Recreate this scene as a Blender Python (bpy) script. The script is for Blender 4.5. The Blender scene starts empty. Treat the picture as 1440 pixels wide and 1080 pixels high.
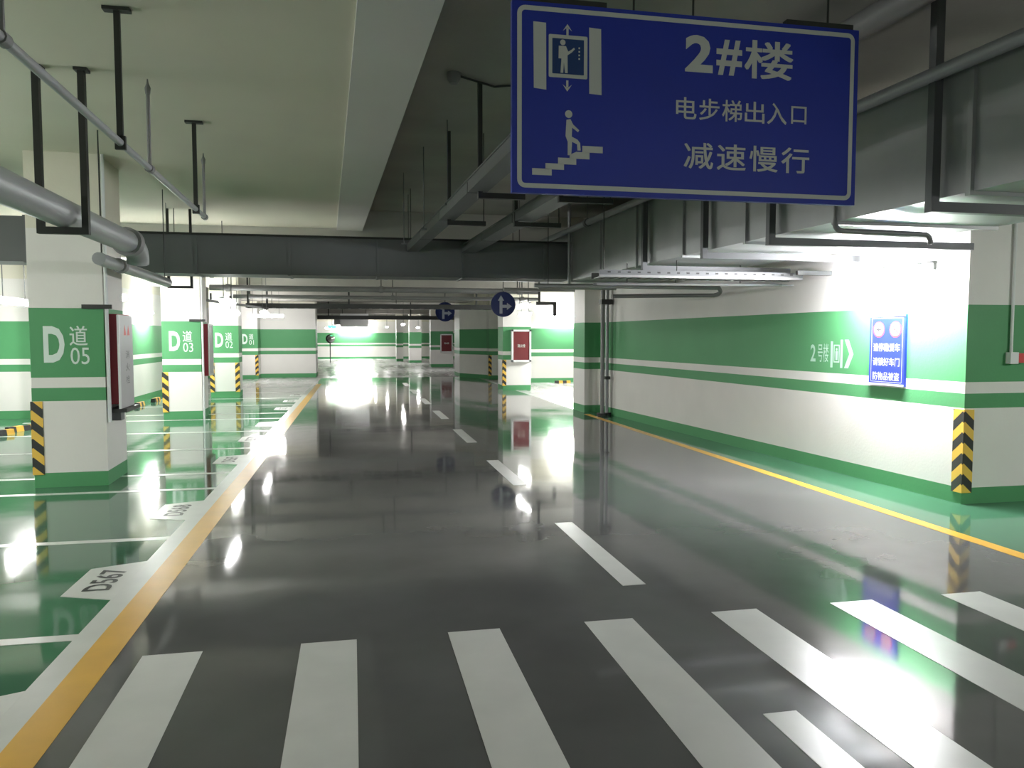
import bpy, math, random
from mathutils import Vector, Matrix
PI = math.pi
random.seed(4)
SC = bpy.context.scene
COL = SC.collection

# ---------------------------------------------------------------- camera, world, exposure
cam_d = bpy.data.cameras.new('camera')
cam_d.sensor_width = 36.0
cam_d.lens = 36.0 * 1090.0 / 1440.0
cam_d.clip_start = 0.05
cam_d.clip_end = 300
cam = bpy.data.objects.new('camera', cam_d)
COL.objects.link(cam)
cam.location = (0, 0, 1.6)
cam.rotation_euler = (PI/2 - math.atan(66/1090.0), 0, -math.atan(225/math.hypot(66, 1090.0)))
SC.camera = cam
world = bpy.data.worlds.new('world')
SC.world = world
world.use_nodes = True
bg = world.node_tree.nodes['Background']
bg.inputs['Color'].default_value = (0.8, 0.85, 0.8, 1)
bg.inputs['Strength'].default_value = 0.05
SC.view_settings.view_transform = 'Standard'
SC.view_settings.look = 'None'
SC.view_settings.gamma = 1
SC.view_settings.exposure = 1.75
SC.view_settings.use_curve_mapping = False
try:
    SC.cycles.use_denoising = True
    SC.cycles.max_bounces = 8
    SC.cycles.diffuse_bounces = 5
    SC.cycles.glossy_bounces = 4
    SC.cycles.caustics_reflective = False
    SC.cycles.sample_clamp_indirect = 4.0
except Exception:
    pass
LAMP_POWER = 60.0

# ---------------------------------------------------------------- materials
def new_mat(name, col=(0.5, 0.5, 0.5), rough=0.5, metal=0.0, spec=0.5, emit=None, strength=0.0):
    m = bpy.data.materials.new(name)
    m.use_nodes = True
    b = m.node_tree.nodes['Principled BSDF']
    b.inputs['Base Color'].default_value = (*col, 1)
    b.inputs['Roughness'].default_value = rough
    b.inputs['Metallic'].default_value = metal
    b.inputs['Specular IOR Level'].default_value = spec
    if emit:
        b.inputs['Emission Color'].default_value = (*emit, 1)
        b.inputs['Emission Strength'].default_value = strength
    return m

def nodes_of(m):
    nt = m.node_tree
    return nt, nt.nodes, nt.links, nt.nodes['Principled BSDF']

def math_node(nt, op, a, b=None, c=None):
    n = nt.nodes.new('ShaderNodeMath')
    n.operation = op
    for i, v in enumerate((a, b, c)):
        if v is None:
            continue
        if isinstance(v, (int, float)):
            n.inputs[i].default_value = v
        else:
            nt.links.new(v, n.inputs[i])
    return n.outputs[0]

def noise_node(nt, scale, detail=3.0, vec=None, rough=0.5):
    n = nt.nodes.new('ShaderNodeTexNoise')
    n.inputs['Scale'].default_value = scale
    n.inputs['Detail'].default_value = detail
    n.inputs['Roughness'].default_value = rough
    if vec is not None:
        nt.links.new(vec, n.inputs['Vector'])
    return n.outputs['Fac']

def position(nt):
    return nt.nodes.new('ShaderNodeNewGeometry').outputs['Position']

def vary(m, amount=0.12, scale=2.0, bump=0.0, bump_scale=60.0):
    """Multiply the base colour by soft noise and add fine relief."""
    nt, N, L, b = nodes_of(m)
    pos = position(nt)
    f = noise_node(nt, scale, 5.0, pos)
    mr = N.new('ShaderNodeMapRange')
    mr.inputs['From Min'].default_value = 0.25
    mr.inputs['From Max'].default_value = 0.75
    mr.inputs['To Min'].default_value = 1 - amount
    mr.inputs['To Max'].default_value = 1 + amount
    L.new(f, mr.inputs['Value'])
    mx = N.new('ShaderNodeMix')
    mx.data_type = 'RGBA'
    mx.blend_type = 'MULTIPLY'
    mx.inputs['Factor'].default_value = 1.0
    src = b.inputs['Base Color']
    if src.is_linked:
        o = src.links[0].from_socket
        L.new(o, mx.inputs['A'])
    else:
        mx.inputs['A'].default_value = src.default_value[:]
    L.new(mr.outputs[0], mx.inputs['B'])
    L.new(mx.outputs['Result'], src)
    if bump:
        bp = N.new('ShaderNodeBump')
        bp.inputs['Strength'].default_value = bump
        bp.inputs['Distance'].default_value = 0.01
        L.new(noise_node(nt, bump_scale, 4.0, pos), bp.inputs['Height'])
        L.new(bp.outputs[0], b.inputs['Normal'])
    return m

GREEN = (0.085, 0.30, 0.125)
WHITE = (0.75, 0.73, 0.70)

def banded_wall():
    m = new_mat('banded_wall_paint', WHITE, 0.55, spec=0.35)
    nt, N, L, b = nodes_of(m)
    sep = N.new('ShaderNodeSeparateXYZ')
    L.new(position(nt), sep.inputs[0])
    z = math_node(nt, 'MULTIPLY', sep.outputs['Z'], 0.25)
    r = N.new('ShaderNodeValToRGB')
    r.color_ramp.interpolation = 'CONSTANT'
    stops = [(0.0, GREEN), (0.155, WHITE), (0.92, GREEN), (1.055, WHITE), (1.16, GREEN), (1.90, WHITE), (2.72, (0.70, 0.67, 0.56))]
    cr = r.color_ramp
    cr.elements[0].position = 0.0
    cr.elements[0].color = (*GREEN, 1)
    cr.elements[1].position = stops[1][0] / 4
    cr.elements[1].color = (*WHITE, 1)
    for p, c in stops[2:]:
        e = cr.elements.new(p / 4)
        e.color = (*c, 1)
    L.new(z, r.inputs[0])
    L.new(r.outputs[0], b.inputs['Base Color'])
    return vary(m, 0.05, 1.3, 0.15, 40)

def hazard():
    m = new_mat('yellow_black_guard', (0.8, 0.5, 0.05), 0.5)
    nt, N, L, b = nodes_of(m)
    tc = N.new('ShaderNodeTexCoord')
    sep = N.new('ShaderNodeSeparateXYZ')
    L.new(tc.outputs['Object'], sep.inputs[0])
    s = math_node(nt, 'ADD', math_node(nt, 'ABSOLUTE', sep.outputs['X']), math_node(nt, 'ABSOLUTE', sep.outputs['Y']))
    t = math_node(nt, 'ADD', sep.outputs['Z'], math_node(nt, 'MULTIPLY', s, 0.9))
    t = math_node(nt, 'FRACT', math_node(nt, 'DIVIDE', t, 0.20))
    g = math_node(nt, 'GREATER_THAN', t, 0.5)
    mx = N.new('ShaderNodeMix')
    mx.data_type = 'RGBA'
    mx.inputs['A'].default_value = (0.80, 0.50, 0.08, 1)
    mx.inputs['B'].default_value = (0.03, 0.032, 0.03, 1)
    L.new(g, mx.inputs['Factor'])
    L.new(mx.outputs['Result'], b.inputs['Base Color'])
    return m

def floor_mat(name, col, rough0=0.03, rough1=0.10, amount=0.26, scale=0.8):
    m = new_mat(name, col, 0.12, spec=0.38)
    nt, N, L, b = nodes_of(m)
    pos = position(nt)
    # long soft tyre-wear streaks along the lane and blotches
    mp = N.new('ShaderNodeMapping')
    mp.inputs['Scale'].default_value = (1.6, 0.18, 1)
    L.new(pos, mp.inputs['Vector'])
    streak = noise_node(nt, 1.1, 4.0, mp.outputs[0])
    fine = noise_node(nt, 5.0, 6.0, pos, 0.65)
    v = math_node(nt, 'ADD', math_node(nt, 'MULTIPLY', streak, 0.6), math_node(nt, 'MULTIPLY', fine, 0.4))
    mr = N.new('ShaderNodeMapRange')
    mr.inputs['From Min'].default_value = 0.35
    mr.inputs['From Max'].default_value = 0.65
    mr.inputs['To Min'].default_value = rough0
    mr.inputs['To Max'].default_value = rough1
    L.new(v, mr.inputs['Value'])
    L.new(mr.outputs[0], b.inputs['Roughness'])
    vary(m, amount, scale)
    bp = N.new('ShaderNodeBump')
    bp.inputs['Strength'].default_value = 0.05
    bp.inputs['Distance'].default_value = 0.02
    w1 = noise_node(nt, 1.8, 1.0, pos)
    w2 = noise_node(nt, 22.0, 3.0, pos)
    L.new(math_node(nt, 'ADD', w1, math_node(nt, 'MULTIPLY', w2, 0.05)), bp.inputs['Height'])
    L.new(bp.outputs[0], b.inputs['Normal'])
    return m

M = {}
M['wall'] = banded_wall()
M['hazard'] = hazard()
M['road'] = floor_mat('grey_epoxy_floor', (0.115, 0.117, 0.115))
M['bay'] = floor_mat('green_epoxy_floor', (0.06, 0.165, 0.095))
M['hall'] = floor_mat('lamplit_epoxy_floor', (0.42, 0.42, 0.41), 0.10, 0.30)  # pale colour carries the lamplight on the far floor
M['line_white'] = vary(new_mat('white_road_paint', (0.62, 0.63, 0.60), 0.28), 0.06, 4)
M['line_yellow'] = vary(new_mat('yellow_road_paint', (0.72, 0.40, 0.045), 0.28), 0.08, 4)
M['ceiling'] = vary(new_mat('cream_ceiling_paint', (0.70, 0.67, 0.56), 0.8, spec=0.2), 0.05, 0.8, 0.1, 30)
M['beam'] = vary(new_mat('pale_grey_beam_paint', (0.66, 0.64, 0.61), 0.8, spec=0.2), 0.05, 0.8, 0.1, 30)
M['shaded_ceiling'] = vary(new_mat('shade_darkened_ceiling', (0.34, 0.33, 0.30), 0.85, spec=0.2), 0.10, 1.5, 0.2, 30)  # ceiling colour darkened to carry the shade of the dim parts
M['duct_dark'] = vary(new_mat('dark_grey_duct_board', (0.135, 0.14, 0.145), 0.6), 0.08, 1.5)
M['duct'] = vary(new_mat('galvanised_duct_steel', (0.40, 0.41, 0.41), 0.42, metal=0.35), 0.10, 2.5)
M['pipe'] = vary(new_mat('silver_grey_pipe_paint', (0.34, 0.35, 0.36), 0.4, metal=0.3), 0.05, 3)
M['pipe_dull'] = vary(new_mat('dull_grey_pipe', (0.22, 0.22, 0.22), 0.55, metal=0.2), 0.05, 3)
M['steel_dark'] = new_mat('dark_bracket_steel', (0.035, 0.036, 0.034), 0.5, metal=0.2)
M['steel_grey'] = new_mat('grey_strut_steel', (0.13, 0.135, 0.14), 0.5, metal=0.3)
M['zinc'] = new_mat('bright_zinc_tray', (0.30, 0.30, 0.30), 0.4, metal=0.5)
M['tube'] = new_mat('lit_tube', (1, 1, 1), 0.5, emit=(1.0, 0.985, 0.965), strength=LAMP_POWER)
M['tube_wall'] = new_mat('lit_wall_tube', (1, 1, 1), 0.5, emit=(0.98, 0.97, 1.0), strength=LAMP_POWER * 3.6)
M['tube_soft'] = new_mat('lit_tube_soft', (1, 1, 1), 0.5, emit=(1.0, 0.985, 0.965), strength=LAMP_POWER * 0.4)
M['tube_dim'] = new_mat('lit_tube_dim', (1, 1, 1), 0.5, emit=(1.0, 0.985, 0.965), strength=LAMP_POWER * 0.18)
M['tube_recess'] = new_mat('lit_tube_bright', (1, 1, 1), 0.5, emit=(0.98, 1.0, 0.97), strength=LAMP_POWER * 3.4)
M['housing'] = new_mat('white_lamp_housing', (0.75, 0.75, 0.75), 0.4)
M['letter'] = new_mat('pale_lettering', (0.66, 0.76, 0.70), 0.5)
M['letter_dull'] = new_mat('pale_green_lettering', (0.42, 0.62, 0.50), 0.5)
M['letter_black'] = new_mat('black_lettering', (0.03, 0.03, 0.03), 0.4)
M['sign_blue'] = vary(new_mat('blue_sign_film', (0.012, 0.035, 0.42), 0.45), 0.04, 3)
M['sign_inner'] = new_mat('teal_sign_film', (0.01, 0.05, 0.20), 0.45)
M['sign_white'] = new_mat('white_sign_film', (0.66, 0.67, 0.66), 0.45)
M['board_blue'] = new_mat('blue_board_film', (0.015, 0.035, 0.30), 0.35)
M['board_white'] = new_mat('white_board_film', (0.48, 0.50, 0.62), 0.45)
M['disc_blue'] = new_mat('round_sign_blue', (0.005, 0.012, 0.07), 0.5, spec=0.2)
M['disc_mark'] = new_mat('round_sign_arrow_film', (0.26, 0.28, 0.32), 0.5, spec=0.2)
M['red'] = new_mat('red_enamel', (0.30, 0.03, 0.05), 0.4)
M['bright_red'] = new_mat('bright_red_plastic', (0.65, 0.05, 0.05), 0.4)
M['maroon'] = new_mat('maroon_glass', (0.16, 0.035, 0.04), 0.15)
M['cab_grey'] = new_mat('pale_grey_steel_door', (0.45, 0.44, 0.46), 0.35)
M['cab_white'] = new_mat('white_aluminium_frame', (0.7, 0.72, 0.72), 0.35)
M['white_plastic'] = new_mat('white_plastic', (0.75, 0.75, 0.75), 0.4)
M['black_rubber'] = new_mat('black_rubber', (0.025, 0.025, 0.025), 0.6)
M['yellow'] = new_mat('yellow_rubber', (0.75, 0.42, 0.05), 0.5)
M['green_exit'] = new_mat('lit_exit_sign', (0.02, 0.4, 0.15), 0.4, emit=(0.05, 0.8, 0.3), strength=2.0)
M['mirror'] = new_mat('mirror_glass', (0.8, 0.8, 0.8), 0.05, metal=1.0)

# ---------------------------------------------------------------- geometry helpers
class MB:
    def __init__(s):
        s.v, s.f, s.m = [], [], []
    def add(s, vs, fs, mi=0):
        n = len(s.v)
        s.v += [Vector(p) for p in vs]
        s.f += [[n + i for i in f] for f in fs]
        s.m += [mi] * len(fs)
        return s
    def box(s, x0, x1, y0, y1, z0, z1, mi=0):
        vs = [(x, y, z) for z in (z0, z1) for y in (y0, y1) for x in (x0, x1)]
        return s.add(vs, [[0, 2, 3, 1], [4, 5, 7, 6], [0, 1, 5, 4], [2, 6, 7, 3], [0, 4, 6, 2], [1, 3, 7, 5]], mi)
    def prism(s, poly, z0, z1, mi=0):
        n = len(poly)
        vs = [(x, y, z0) for x, y in poly] + [(x, y, z1) for x, y in poly]
        fs = [list(range(n))[::-1], list(range(n, 2*n))] + [[i, (i+1) % n, n + (i+1) % n, n + i] for i in range(n)]
        return s.add(vs, fs, mi)
    def flat(s, poly, y0, y1, mi=0):
        """polygon given in x,z, thick in y"""
        n = len(poly)
        vs = [(x, y0, z) for x, z in poly] + [(x, y1, z) for x, z in poly]
        fs = [list(range(n)), list(range(n, 2*n))[::-1]] + [[i, n + i, n + (i+1) % n, (i+1) % n] for i in range(n)]
        return s.add(vs, fs, mi)
    def bar(s, a, b, w, h, mi=0):
        """box beam between two points, w sideways, h in height"""
        a, b = Vector(a), Vector(b)
        d = (b - a).normalized()
        up = Vector((0, 0, 1)) if abs(d.z) < 0.9 else Vector((0, 1, 0))
        sd = d.cross(up).normalized()
        u = sd.cross(d).normalized()
        vs = []
        for p in (a, b):
            for i, j in ((-1, -1), (1, -1), (1, 1), (-1, 1)):
                vs.append(p + sd * (w/2*i) + u * (h/2*j))
        return s.add(vs, [[0, 1, 2, 3], [7, 6, 5, 4], [0, 4, 5, 1], [1, 5, 6, 2], [2, 6, 7, 3], [3, 7, 4, 0]], mi)
    def tube(s, pts, r, n=12, mi=0, cap=True):
        pts = [Vector(p) for p in pts]
        rings = []
        ref = None
        for i, p in enumerate(pts):
            if i == 0: d = pts[1] - p
            elif i == len(pts) - 1: d = p - pts[i-1]
            else: d = (pts[i+1] - p).normalized() + (p - pts[i-1]).normalized()
            d.normalize()
            if ref is None:
                ref = Vector((0, 0, 1)) if abs(d.z) < 0.9 else Vector((1, 0, 0))
            sd = d.cross(ref)
            if sd.length < 1e-3:
                sd = d.cross(Vector((1, 0, 0)))
            sd.normalize()
            u = sd.cross(d).normalized()
            ref = u
            rr = r[i] if isinstance(r, (list, tuple)) else r
            rings.append([p + sd * (rr * math.cos(2*PI*k/n)) + u * (rr * math.sin(2*PI*k/n)) for k in range(n)])
        vs = [q for rg in rings for q in rg]
        fs = []
        for i in range(len(pts) - 1):
            for k in range(n):
                fs.append([i*n + k, i*n + (k+1) % n, (i+1)*n + (k+1) % n, (i+1)*n + k])
        if cap:
            fs += [list(range(n))[::-1], [(len(pts)-1)*n + k for k in range(n)]]
        return s.add(vs, fs, mi)
    def build(s, name, mats, parent=None, loc=(0, 0, 0), rz=0.0, smooth=False):
        me = bpy.data.meshes.new(name)
        me.from_pydata([tuple(p) for p in s.v], [], s.f)
        if not isinstance(mats, (list, tuple)):
            mats = [mats]
        for m in mats:
            me.materials.append(m)
        me.polygons.foreach_set('material_index', s.m)
        if smooth:
            me.polygons.foreach_set('use_smooth', [True] * len(me.polygons))
        me.update()
        if smooth:
            try: me.set_sharp_from_angle(angle=0.7)
            except Exception: pass
        o = bpy.data.objects.new(name, me)
        COL.objects.link(o)
        o.location = loc
        o.rotation_euler = (0, 0, rz)
        if parent: o.parent = parent
        return o

def tag(o, label=None, cat=None, group=None, kind=None):
    if label: o['label'] = label
    if cat: o['category'] = cat
    if group: o['group'] = group
    if kind: o['kind'] = kind
    return o

def thing(name, label, cat, loc=(0, 0, 0), rz=0.0, group=None):
    o = bpy.data.objects.new(name, None)
    o.empty_display_size = 0.2
    COL.objects.link(o)
    o.location = loc
    o.rotation_euler = (0, 0, rz)
    return tag(o, label, cat, group)

def copy_tree(o, parent=None):
    c = o.copy()
    COL.objects.link(c)
    c.parent = parent
    for ch in list(o.children):
        copy_tree(ch, c)
    return c

def bez(a, c, b, n=6):
    a, c, b = Vector(a), Vector(c), Vector(b)
    return [a*(1-t)**2 + c*(2*t*(1-t)) + b*t*t for t in [i/n for i in range(n+1)]]

_txt = {}
def text_shape(body, bold=0.0):
    key = (body, bold)
    if key not in _txt:
        cu = bpy.data.curves.new('t', 'FONT')
        cu.body = body
        cu.resolution_u = 3
        cu.offset = bold
        ob = bpy.data.objects.new('t', cu)
        COL.objects.link(ob)
        bpy.context.view_layer.update()
        me = ob.evaluated_get(bpy.context.evaluated_depsgraph_get()).to_mesh()
        vs = [tuple(v.co) for v in me.vertices]
        fs = [list(p.vertices) for p in me.polygons]
        ob.evaluated_get(bpy.context.evaluated_depsgraph_get()).to_mesh_clear()
        bpy.data.objects.remove(ob)
        bpy.data.curves.remove(cu)
        xs = [v[0] for v in vs]; ys = [v[1] for v in vs]
        x0, x1, y0, y1 = min(xs), max(xs), min(ys), max(ys)
        _txt[key] = ([((x-x0)/(x1-x0), (y-y0)/(y1-y0)) for x, y, _ in vs], fs)
    return _txt[key]

def put_text(mb, body, u0, u1, w0, w1, y, bold=0.0, mi=0):
    """lettering filling the box u0..u1 (x) by w0..w1 (z) on the plane y, facing -y"""
    latin = all(ord(ch) < 128 for ch in body)
    vs, fs = text_shape(body, bold if latin else 0.0)
    k = 0.0 if latin else bold * (w1 - w0) * 0.9
    shifts = [(0, 0)] if k == 0 else [(-k, -k*0.7), (k, -k*0.7), (k, k*0.7), (-k, k*0.7), (0, 0)]
    for i, (dx, dz) in enumerate(shifts):      # heavier strokes: the same glyph laid over itself, slightly offset
        mb.add([(u0 + k + dx + a*(u1-u0-2*k), y - i*0.00008, w0 + k + dz + b*(w1-w0-2*k)) for a, b in vs], fs, mi)
    return mb

# ---------------------------------------------------------------- setting
def lx(x, y):            # painted lane edge drifts very slightly to the right with distance
    return x + 0.006 * y

fl = MB()
def zone(poly, mi):
    fl.add([(x, y, 0) for x, y in poly], [list(range(len(poly)))], mi)
zone([(-14, -8), (lx(-1.36, -8), -8), (lx(-1.36, 25.4), 25.4), (-14, 25.4)], 1)
zone([(lx(-1.36, -8), -8), (4.80, -8), (4.80, 31.0), (lx(-1.36, 25.4), 31.0), (lx(-1.36, 25.4), 25.4)], 0)
zone([(4.80, -8), (14, -8), (14, 15.9), (4.80, 15.9)], 1)
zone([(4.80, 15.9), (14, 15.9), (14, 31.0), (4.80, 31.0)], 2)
zone([(-14, 25.4), (lx(-1.36, 25.4), 25.4), (lx(-1.36, 25.4), 31.0), (-14, 31.0)], 2)  # lit cross corridor, its brightness painted as a pale floor
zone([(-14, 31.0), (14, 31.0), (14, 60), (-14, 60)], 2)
FLOOR = tag(fl.build('floor', [M['road'], M['bay'], M['hall']]), kind='structure')

EDGE = lambda y: 0.69 - 0.034 * y     # edge between the low cream slab and the raised slab
c = MB()
c.prism([(-14, -8), (EDGE(-8) - 0.52, -8), (EDGE(14.3) - 0.45, 14.3), (-14, 14.3)], 3.53, 3.8, 0)
c.prism([(EDGE(-8) - 0.52, -8), (EDGE(-8), -8), (EDGE(14.3), 14.3), (EDGE(14.3) - 0.45, 14.3)], 3.50, 3.8, 1)
c.prism([(-14, 14.5), (14, 14.5), (14, 60), (-14, 60)], 3.5, 3.8, 2)  # far ceiling, darkened in colour in place of dimmer light
c.prism([(EDGE(-8), -8), (14, -8), (14, 14.3), (EDGE(14.3), 14.3)], 3.86, 4.1, 2)  # step up and darker colour stand in for the shaded ceiling
CEIL = tag(c.build('ceiling', [M['ceiling'], M['beam'], M['shaded_ceiling']]), kind='structure')
for y in (14.3, 22.0, 30.0, 38.0, 46.0, 53.0):
    b = MB().box(-14, 14, y, y + 0.5, 2.95, 3.86 if y < 15 else 3.5).build('ceiling_beam', M['beam'] if y < 15 else M['shaded_ceiling'], CEIL)

def structure(name, mb, mats):
    return tag(mb.build(name, mats), kind='structure')
structure('wall_right', MB().prism([(5.70, 6.33), (14, 6.33), (14, 15.7), (5.16, 15.7)], 0, 3.86), M['wall'])
structure('wall_right_recess', MB().box(5.62, 14, 26.5, 26.8, 0, 3.5), M['wall'])
structure('wall_left', MB().prism([(-14, 16.8), (-6.10, 16.8), (-6.10, 16.55), (-5.90, 16.55), (-5.90, 17.3), (-5.15, 17.6), (-5.15, 27.5), (-14, 27.5)], 0, 3.5), M['wall'])
structure('wall_left_middle', MB().box(-8, -1.42, 31.9, 33.5, 0, 3.5), M['wall'])
structure('wall_back', MB().box(-14, 14, 58, 58.3, 0, 3.5), M['wall'])
structure('wall_right_middle', MB().prism([(4.22, 30.9), (5.04, 29.25), (5.04, 28.75), (5.75, 28.75), (5.75, 32.5), (4.22, 32.5)], 0, 3.5), M['wall'])
structure('wall_outer_left', MB().box(-14.2, -14, -8, 60, 0, 4), M['wall'])
structure('wall_outer_right', MB().box(14, 14.2, -8, 60, 0, 4), M['wall'])
structure('wall_front', MB().box(-14, 14, -8.2, -8, 0, 4), M['wall'])

# ---------------------------------------------------------------- road paint
T = 0.002
cw = thing('pedestrian_crossing', 'white zebra crossing across the grey lane in the foreground', 'road marking', (-1.05, 4.1, 0))
for k in range(7):
    x0 = 0.77 * k
    MB().box(x0, x0 + 0.285, -2.5, 0, 0, T).build('stripe', M['line_white'], cw)
dl = thing('centre_line', 'dashed white centre line down the grey lane', 'road marking', (1.69, 1.2, 0))
for k in range(8):
    y0 = 3.46 * k
    MB().box(0, 0.155, y0, y0 + 1.72, 0, T*1.5).build('dash', M['line_white'], dl)
o = MB().add([(lx(-1.365, -2), -2, T), (lx(-1.20, -2), -2, T), (lx(-1.20, 27.2), 27.2, T), (lx(-1.365, 27.2), 27.2, T),
              (lx(-1.365, -2), -2, 0), (lx(-1.20, -2), -2, 0), (lx(-1.20, 27.2), 27.2, 0), (lx(-1.365, 27.2), 27.2, 0)],
             [[0, 1, 2, 3], [4, 5, 1, 0], [5, 6, 2, 1], [6, 7, 3, 2], [7, 4, 0, 3]]).build('yellow_line', M['line_yellow'])
tag(o, 'wide yellow lane edge line beside the green parking bays on the left', 'road marking')
o = MB().prism([(4.73, 2.0), (4.86, 2.0), (4.82, 15.4), (4.70, 15.4)], 0, T).build('yellow_line', M['line_yellow'])
tag(o, 'thin yellow lane edge line in front of the long right wall', 'road marking')
bl = thing('parking_bay_lines', 'white parking bay lines painted on the green floor at left', 'road marking', (0, 0, 0))
MB().prism([(lx(-1.49, 0), 0.0), (lx(-1.365, 0), 0.0), (lx(-1.365, 26), 26), (lx(-1.49, 26), 26)], 0, T).build('edge_line', M['line_white'], bl)
for y in (0.25, 2.34, 4.43, 6.52, 8.60, 9.56, 11.65, 13.75, 15.85, 16.95, 19.0, 21.1, 23.2):
    xe = -6.0 if y < 16.4 else -4.95
    MB().prism([(xe, y - 0.045 + 0.02), (lx(-1.49, y), y - 0.045), (lx(-1.49, y), y + 0.045), (xe, y + 0.045 + 0.02)], 0, T).build('bay_line', M['line_white'], bl)
for k, y in enumerate((3.39, 5.47, 7.57, 10.6, 12.72, 14.85, 18.0, 20.1, 22.2)):
    num = 566 + k
    x0 = lx(-1.485, y)
    lab = MB().prism([(x0, y - 0.44), (x0, y + 0.40), (x0 - 0.33, y + 0.27), (x0 - 0.33, y - 0.31)], 0, T*1.3).build('bay_number_patch', M['line_white'], bl)
    t = MB()
    vs, fs = text_shape('D%d' % num, 0.02)
    t.add([(x0 - 0.07 - b*0.17, y - 0.24 + a*0.46, T*2) for a, b in vs], fs)
    t.build('bay_number', M['letter_black'], lab)

# ---------------------------------------------------------------- pillars
def guard(parent, loc, sx, z0=0.14, z1=0.92, w=0.10, wy=0.10, name='corner_guard'):
    """L shaped rubber strip; sx=+1 wraps a left corner, -1 a right corner"""
    g = MB()
    t = 0.012
    a = sorted((-t*sx, w*sx))
    g.box(a[0], a[1], -t, 0, 0, z1 - z0)
    a = sorted((-t*sx, 0))
    g.box(a[0], a[1], 0, wy, 0, z1 - z0)
    o = g.build(name, M['hazard'], parent, loc=(loc[0], loc[1], z0))
    return o

def cabinet_side(parent, x, y0, y1, z0, z1, d=0.10):
    """hydrant cabinet hung on the +x face of a pillar"""
    cb = MB().box(x, x + d, y0, y1, z0, z1).build('cabinet_body', M['red'], parent)
    fr = MB()
    fr.box(x + d, x + d + 0.02, y0 - 0.01, y0 + 0.04, z0, z1)
    fr.box(x + d, x + d + 0.02, y1 - 0.03, y1 + 0.01, z0, z1)
    fr.box(x + d, x + d + 0.02, y0, y1, z1 - 0.03, z1)
    fr.box(x + d, x + d + 0.02, y0, y1, z0, z0 + 0.03)
    fr.build('door_frame', M['cab_white'], cb)
    MB().box(x + d, x + d + 0.012, y0 + 0.04, y1 - 0.03, z0 + 0.03, z1 - 0.03).build('door_panel', M['cab_grey'], cb)
    return cb

def rotx(mb, fn):
    mb.v = [fn(p) for p in mb.v]
    return mb

def pillar(label, loc, w, d, rz=0.0, number=None, left_guard=True, right_guard=False, pipe=False, cab=False, dull=False, H=3.53):
    p = thing('pillar', label, 'pillar', loc, rz, 'pillars banded in green and white')
    MB().box(0, w, 0, d, 0, H).build('shaft', M['wall'], p)
    if left_guard: guard(p, (0, 0), 1)
    if right_guard: guard(p, (w, 0), -1)
    if number:
        s = w / 0.74
        t = MB()
        put_text(t, 'D', 0.135*s, 0.345*s, 1.33, 1.715, -0.004, 0.035)
        t.build('letter', M['letter'], p)
        t = MB()
        put_text(t, '道', 0.395*s, 0.575*s, 1.51, 1.72, -0.004, 0.01)
        put_text(t, number, 0.40*s, 0.59*s, 1.31, 1.49, -0.004, 0.0)
        t.build('lettering', M['letter'], p)
    if pipe:
        MB().tube([(w + 0.028, 0.02, pipe if pipe is not True else 0.0), (w + 0.028, 0.02, H)], 0.020, 8).build('riser_conduit', M['cab_white'], p, smooth=True)
        br = MB().box(w - 0.20, w + 0.09, -0.035, -0.001, 1.90, 1.945).build('pipe_bracket', M['steel_dark'], p)
    if cab:
        cabinet_side(p, w, 0.22, 1.05 if d > 1 else d - 0.02, 0.83, 1.86)
    return p

p1 = pillar('nearest pillar, lettered D 05, on the green bays at left', (-3.315, 9.0, 0), 0.715, 0.82, 0.03, '05', pipe=0.68, cab=False)
pillar('second pillar, lettered D 03, brightly lit on the left bays', (-3.60, 16.05, 0), 0.71, 0.80, 0.03, '03', pipe=True, cab=True)
pillar('dim third pillar on the left with guards on both corners', (-3.68, 21.7, 0), 0.72, 0.8, 0.03, '02', right_guard=True)
pillar('narrow lettered pillar touching the green wall panel left of the lane', (-4.2, 30.9, 0), 0.68, 0.9, 0.0, '01', left_guard=False, right_guard=True)
pC = pillar('pillar at the far end of the long right wall behind two standpipes', (4.81, 15.75, 0), 0.36, 0.75, 0.03, None, left_guard=False, H=3.5)
pB = pillar('pillar with a maroon cabinet on its front right of the lane', (4.42, 22.8, 0), 0.86, 0.8, 0.0, None, left_guard=True, H=3.5)
guard(None, (5.04, 28.75), 1)
for ob in list(COL.objects):
    if ob.name.startswith('corner_guard') and ob.parent is None:
        tag(ob, 'striped corner guard on the white wall corner beyond the right pillar', 'corner guard', kind='thing')
        ob.location = (5.04, 28.75, 0.14)
        del ob['kind']
pillar('far pillar with dark red cabinet between far hall and right wall', (4.12, 41.5, 0), 1.2, 0.7, 0.0, None, left_guard=False, H=3.5)
pF = COL.objects[-1]
pillar('small far pillar left of the far red cabinet pillar', (3.50, 48.7, 0), 0.75, 0.7, 0.0, None, left_guard=False, H=3.5)
pillar('farthest thin pillar near the back wall of the far hall', (2.88, 52.0, 0), 0.45, 0.6, 0.0, None, left_guard=False, H=3.5)

# big corner guard on the right wall corner
g = MB()
t = 0.015
g.box(-t, 0.10, -t, 0, 0, 0.80)
g.prism([(-t, 0), (0, 0), (-0.0058, 0.11), (-0.0058 - t, 0.11)], 0, 0.80)
g = g.build('corner_guard', M['hazard'], loc=(5.70, 6.33, 0.11))
tag(g, 'large yellow and black striped corner guard on the near right wall corner', 'corner guard')

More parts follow.
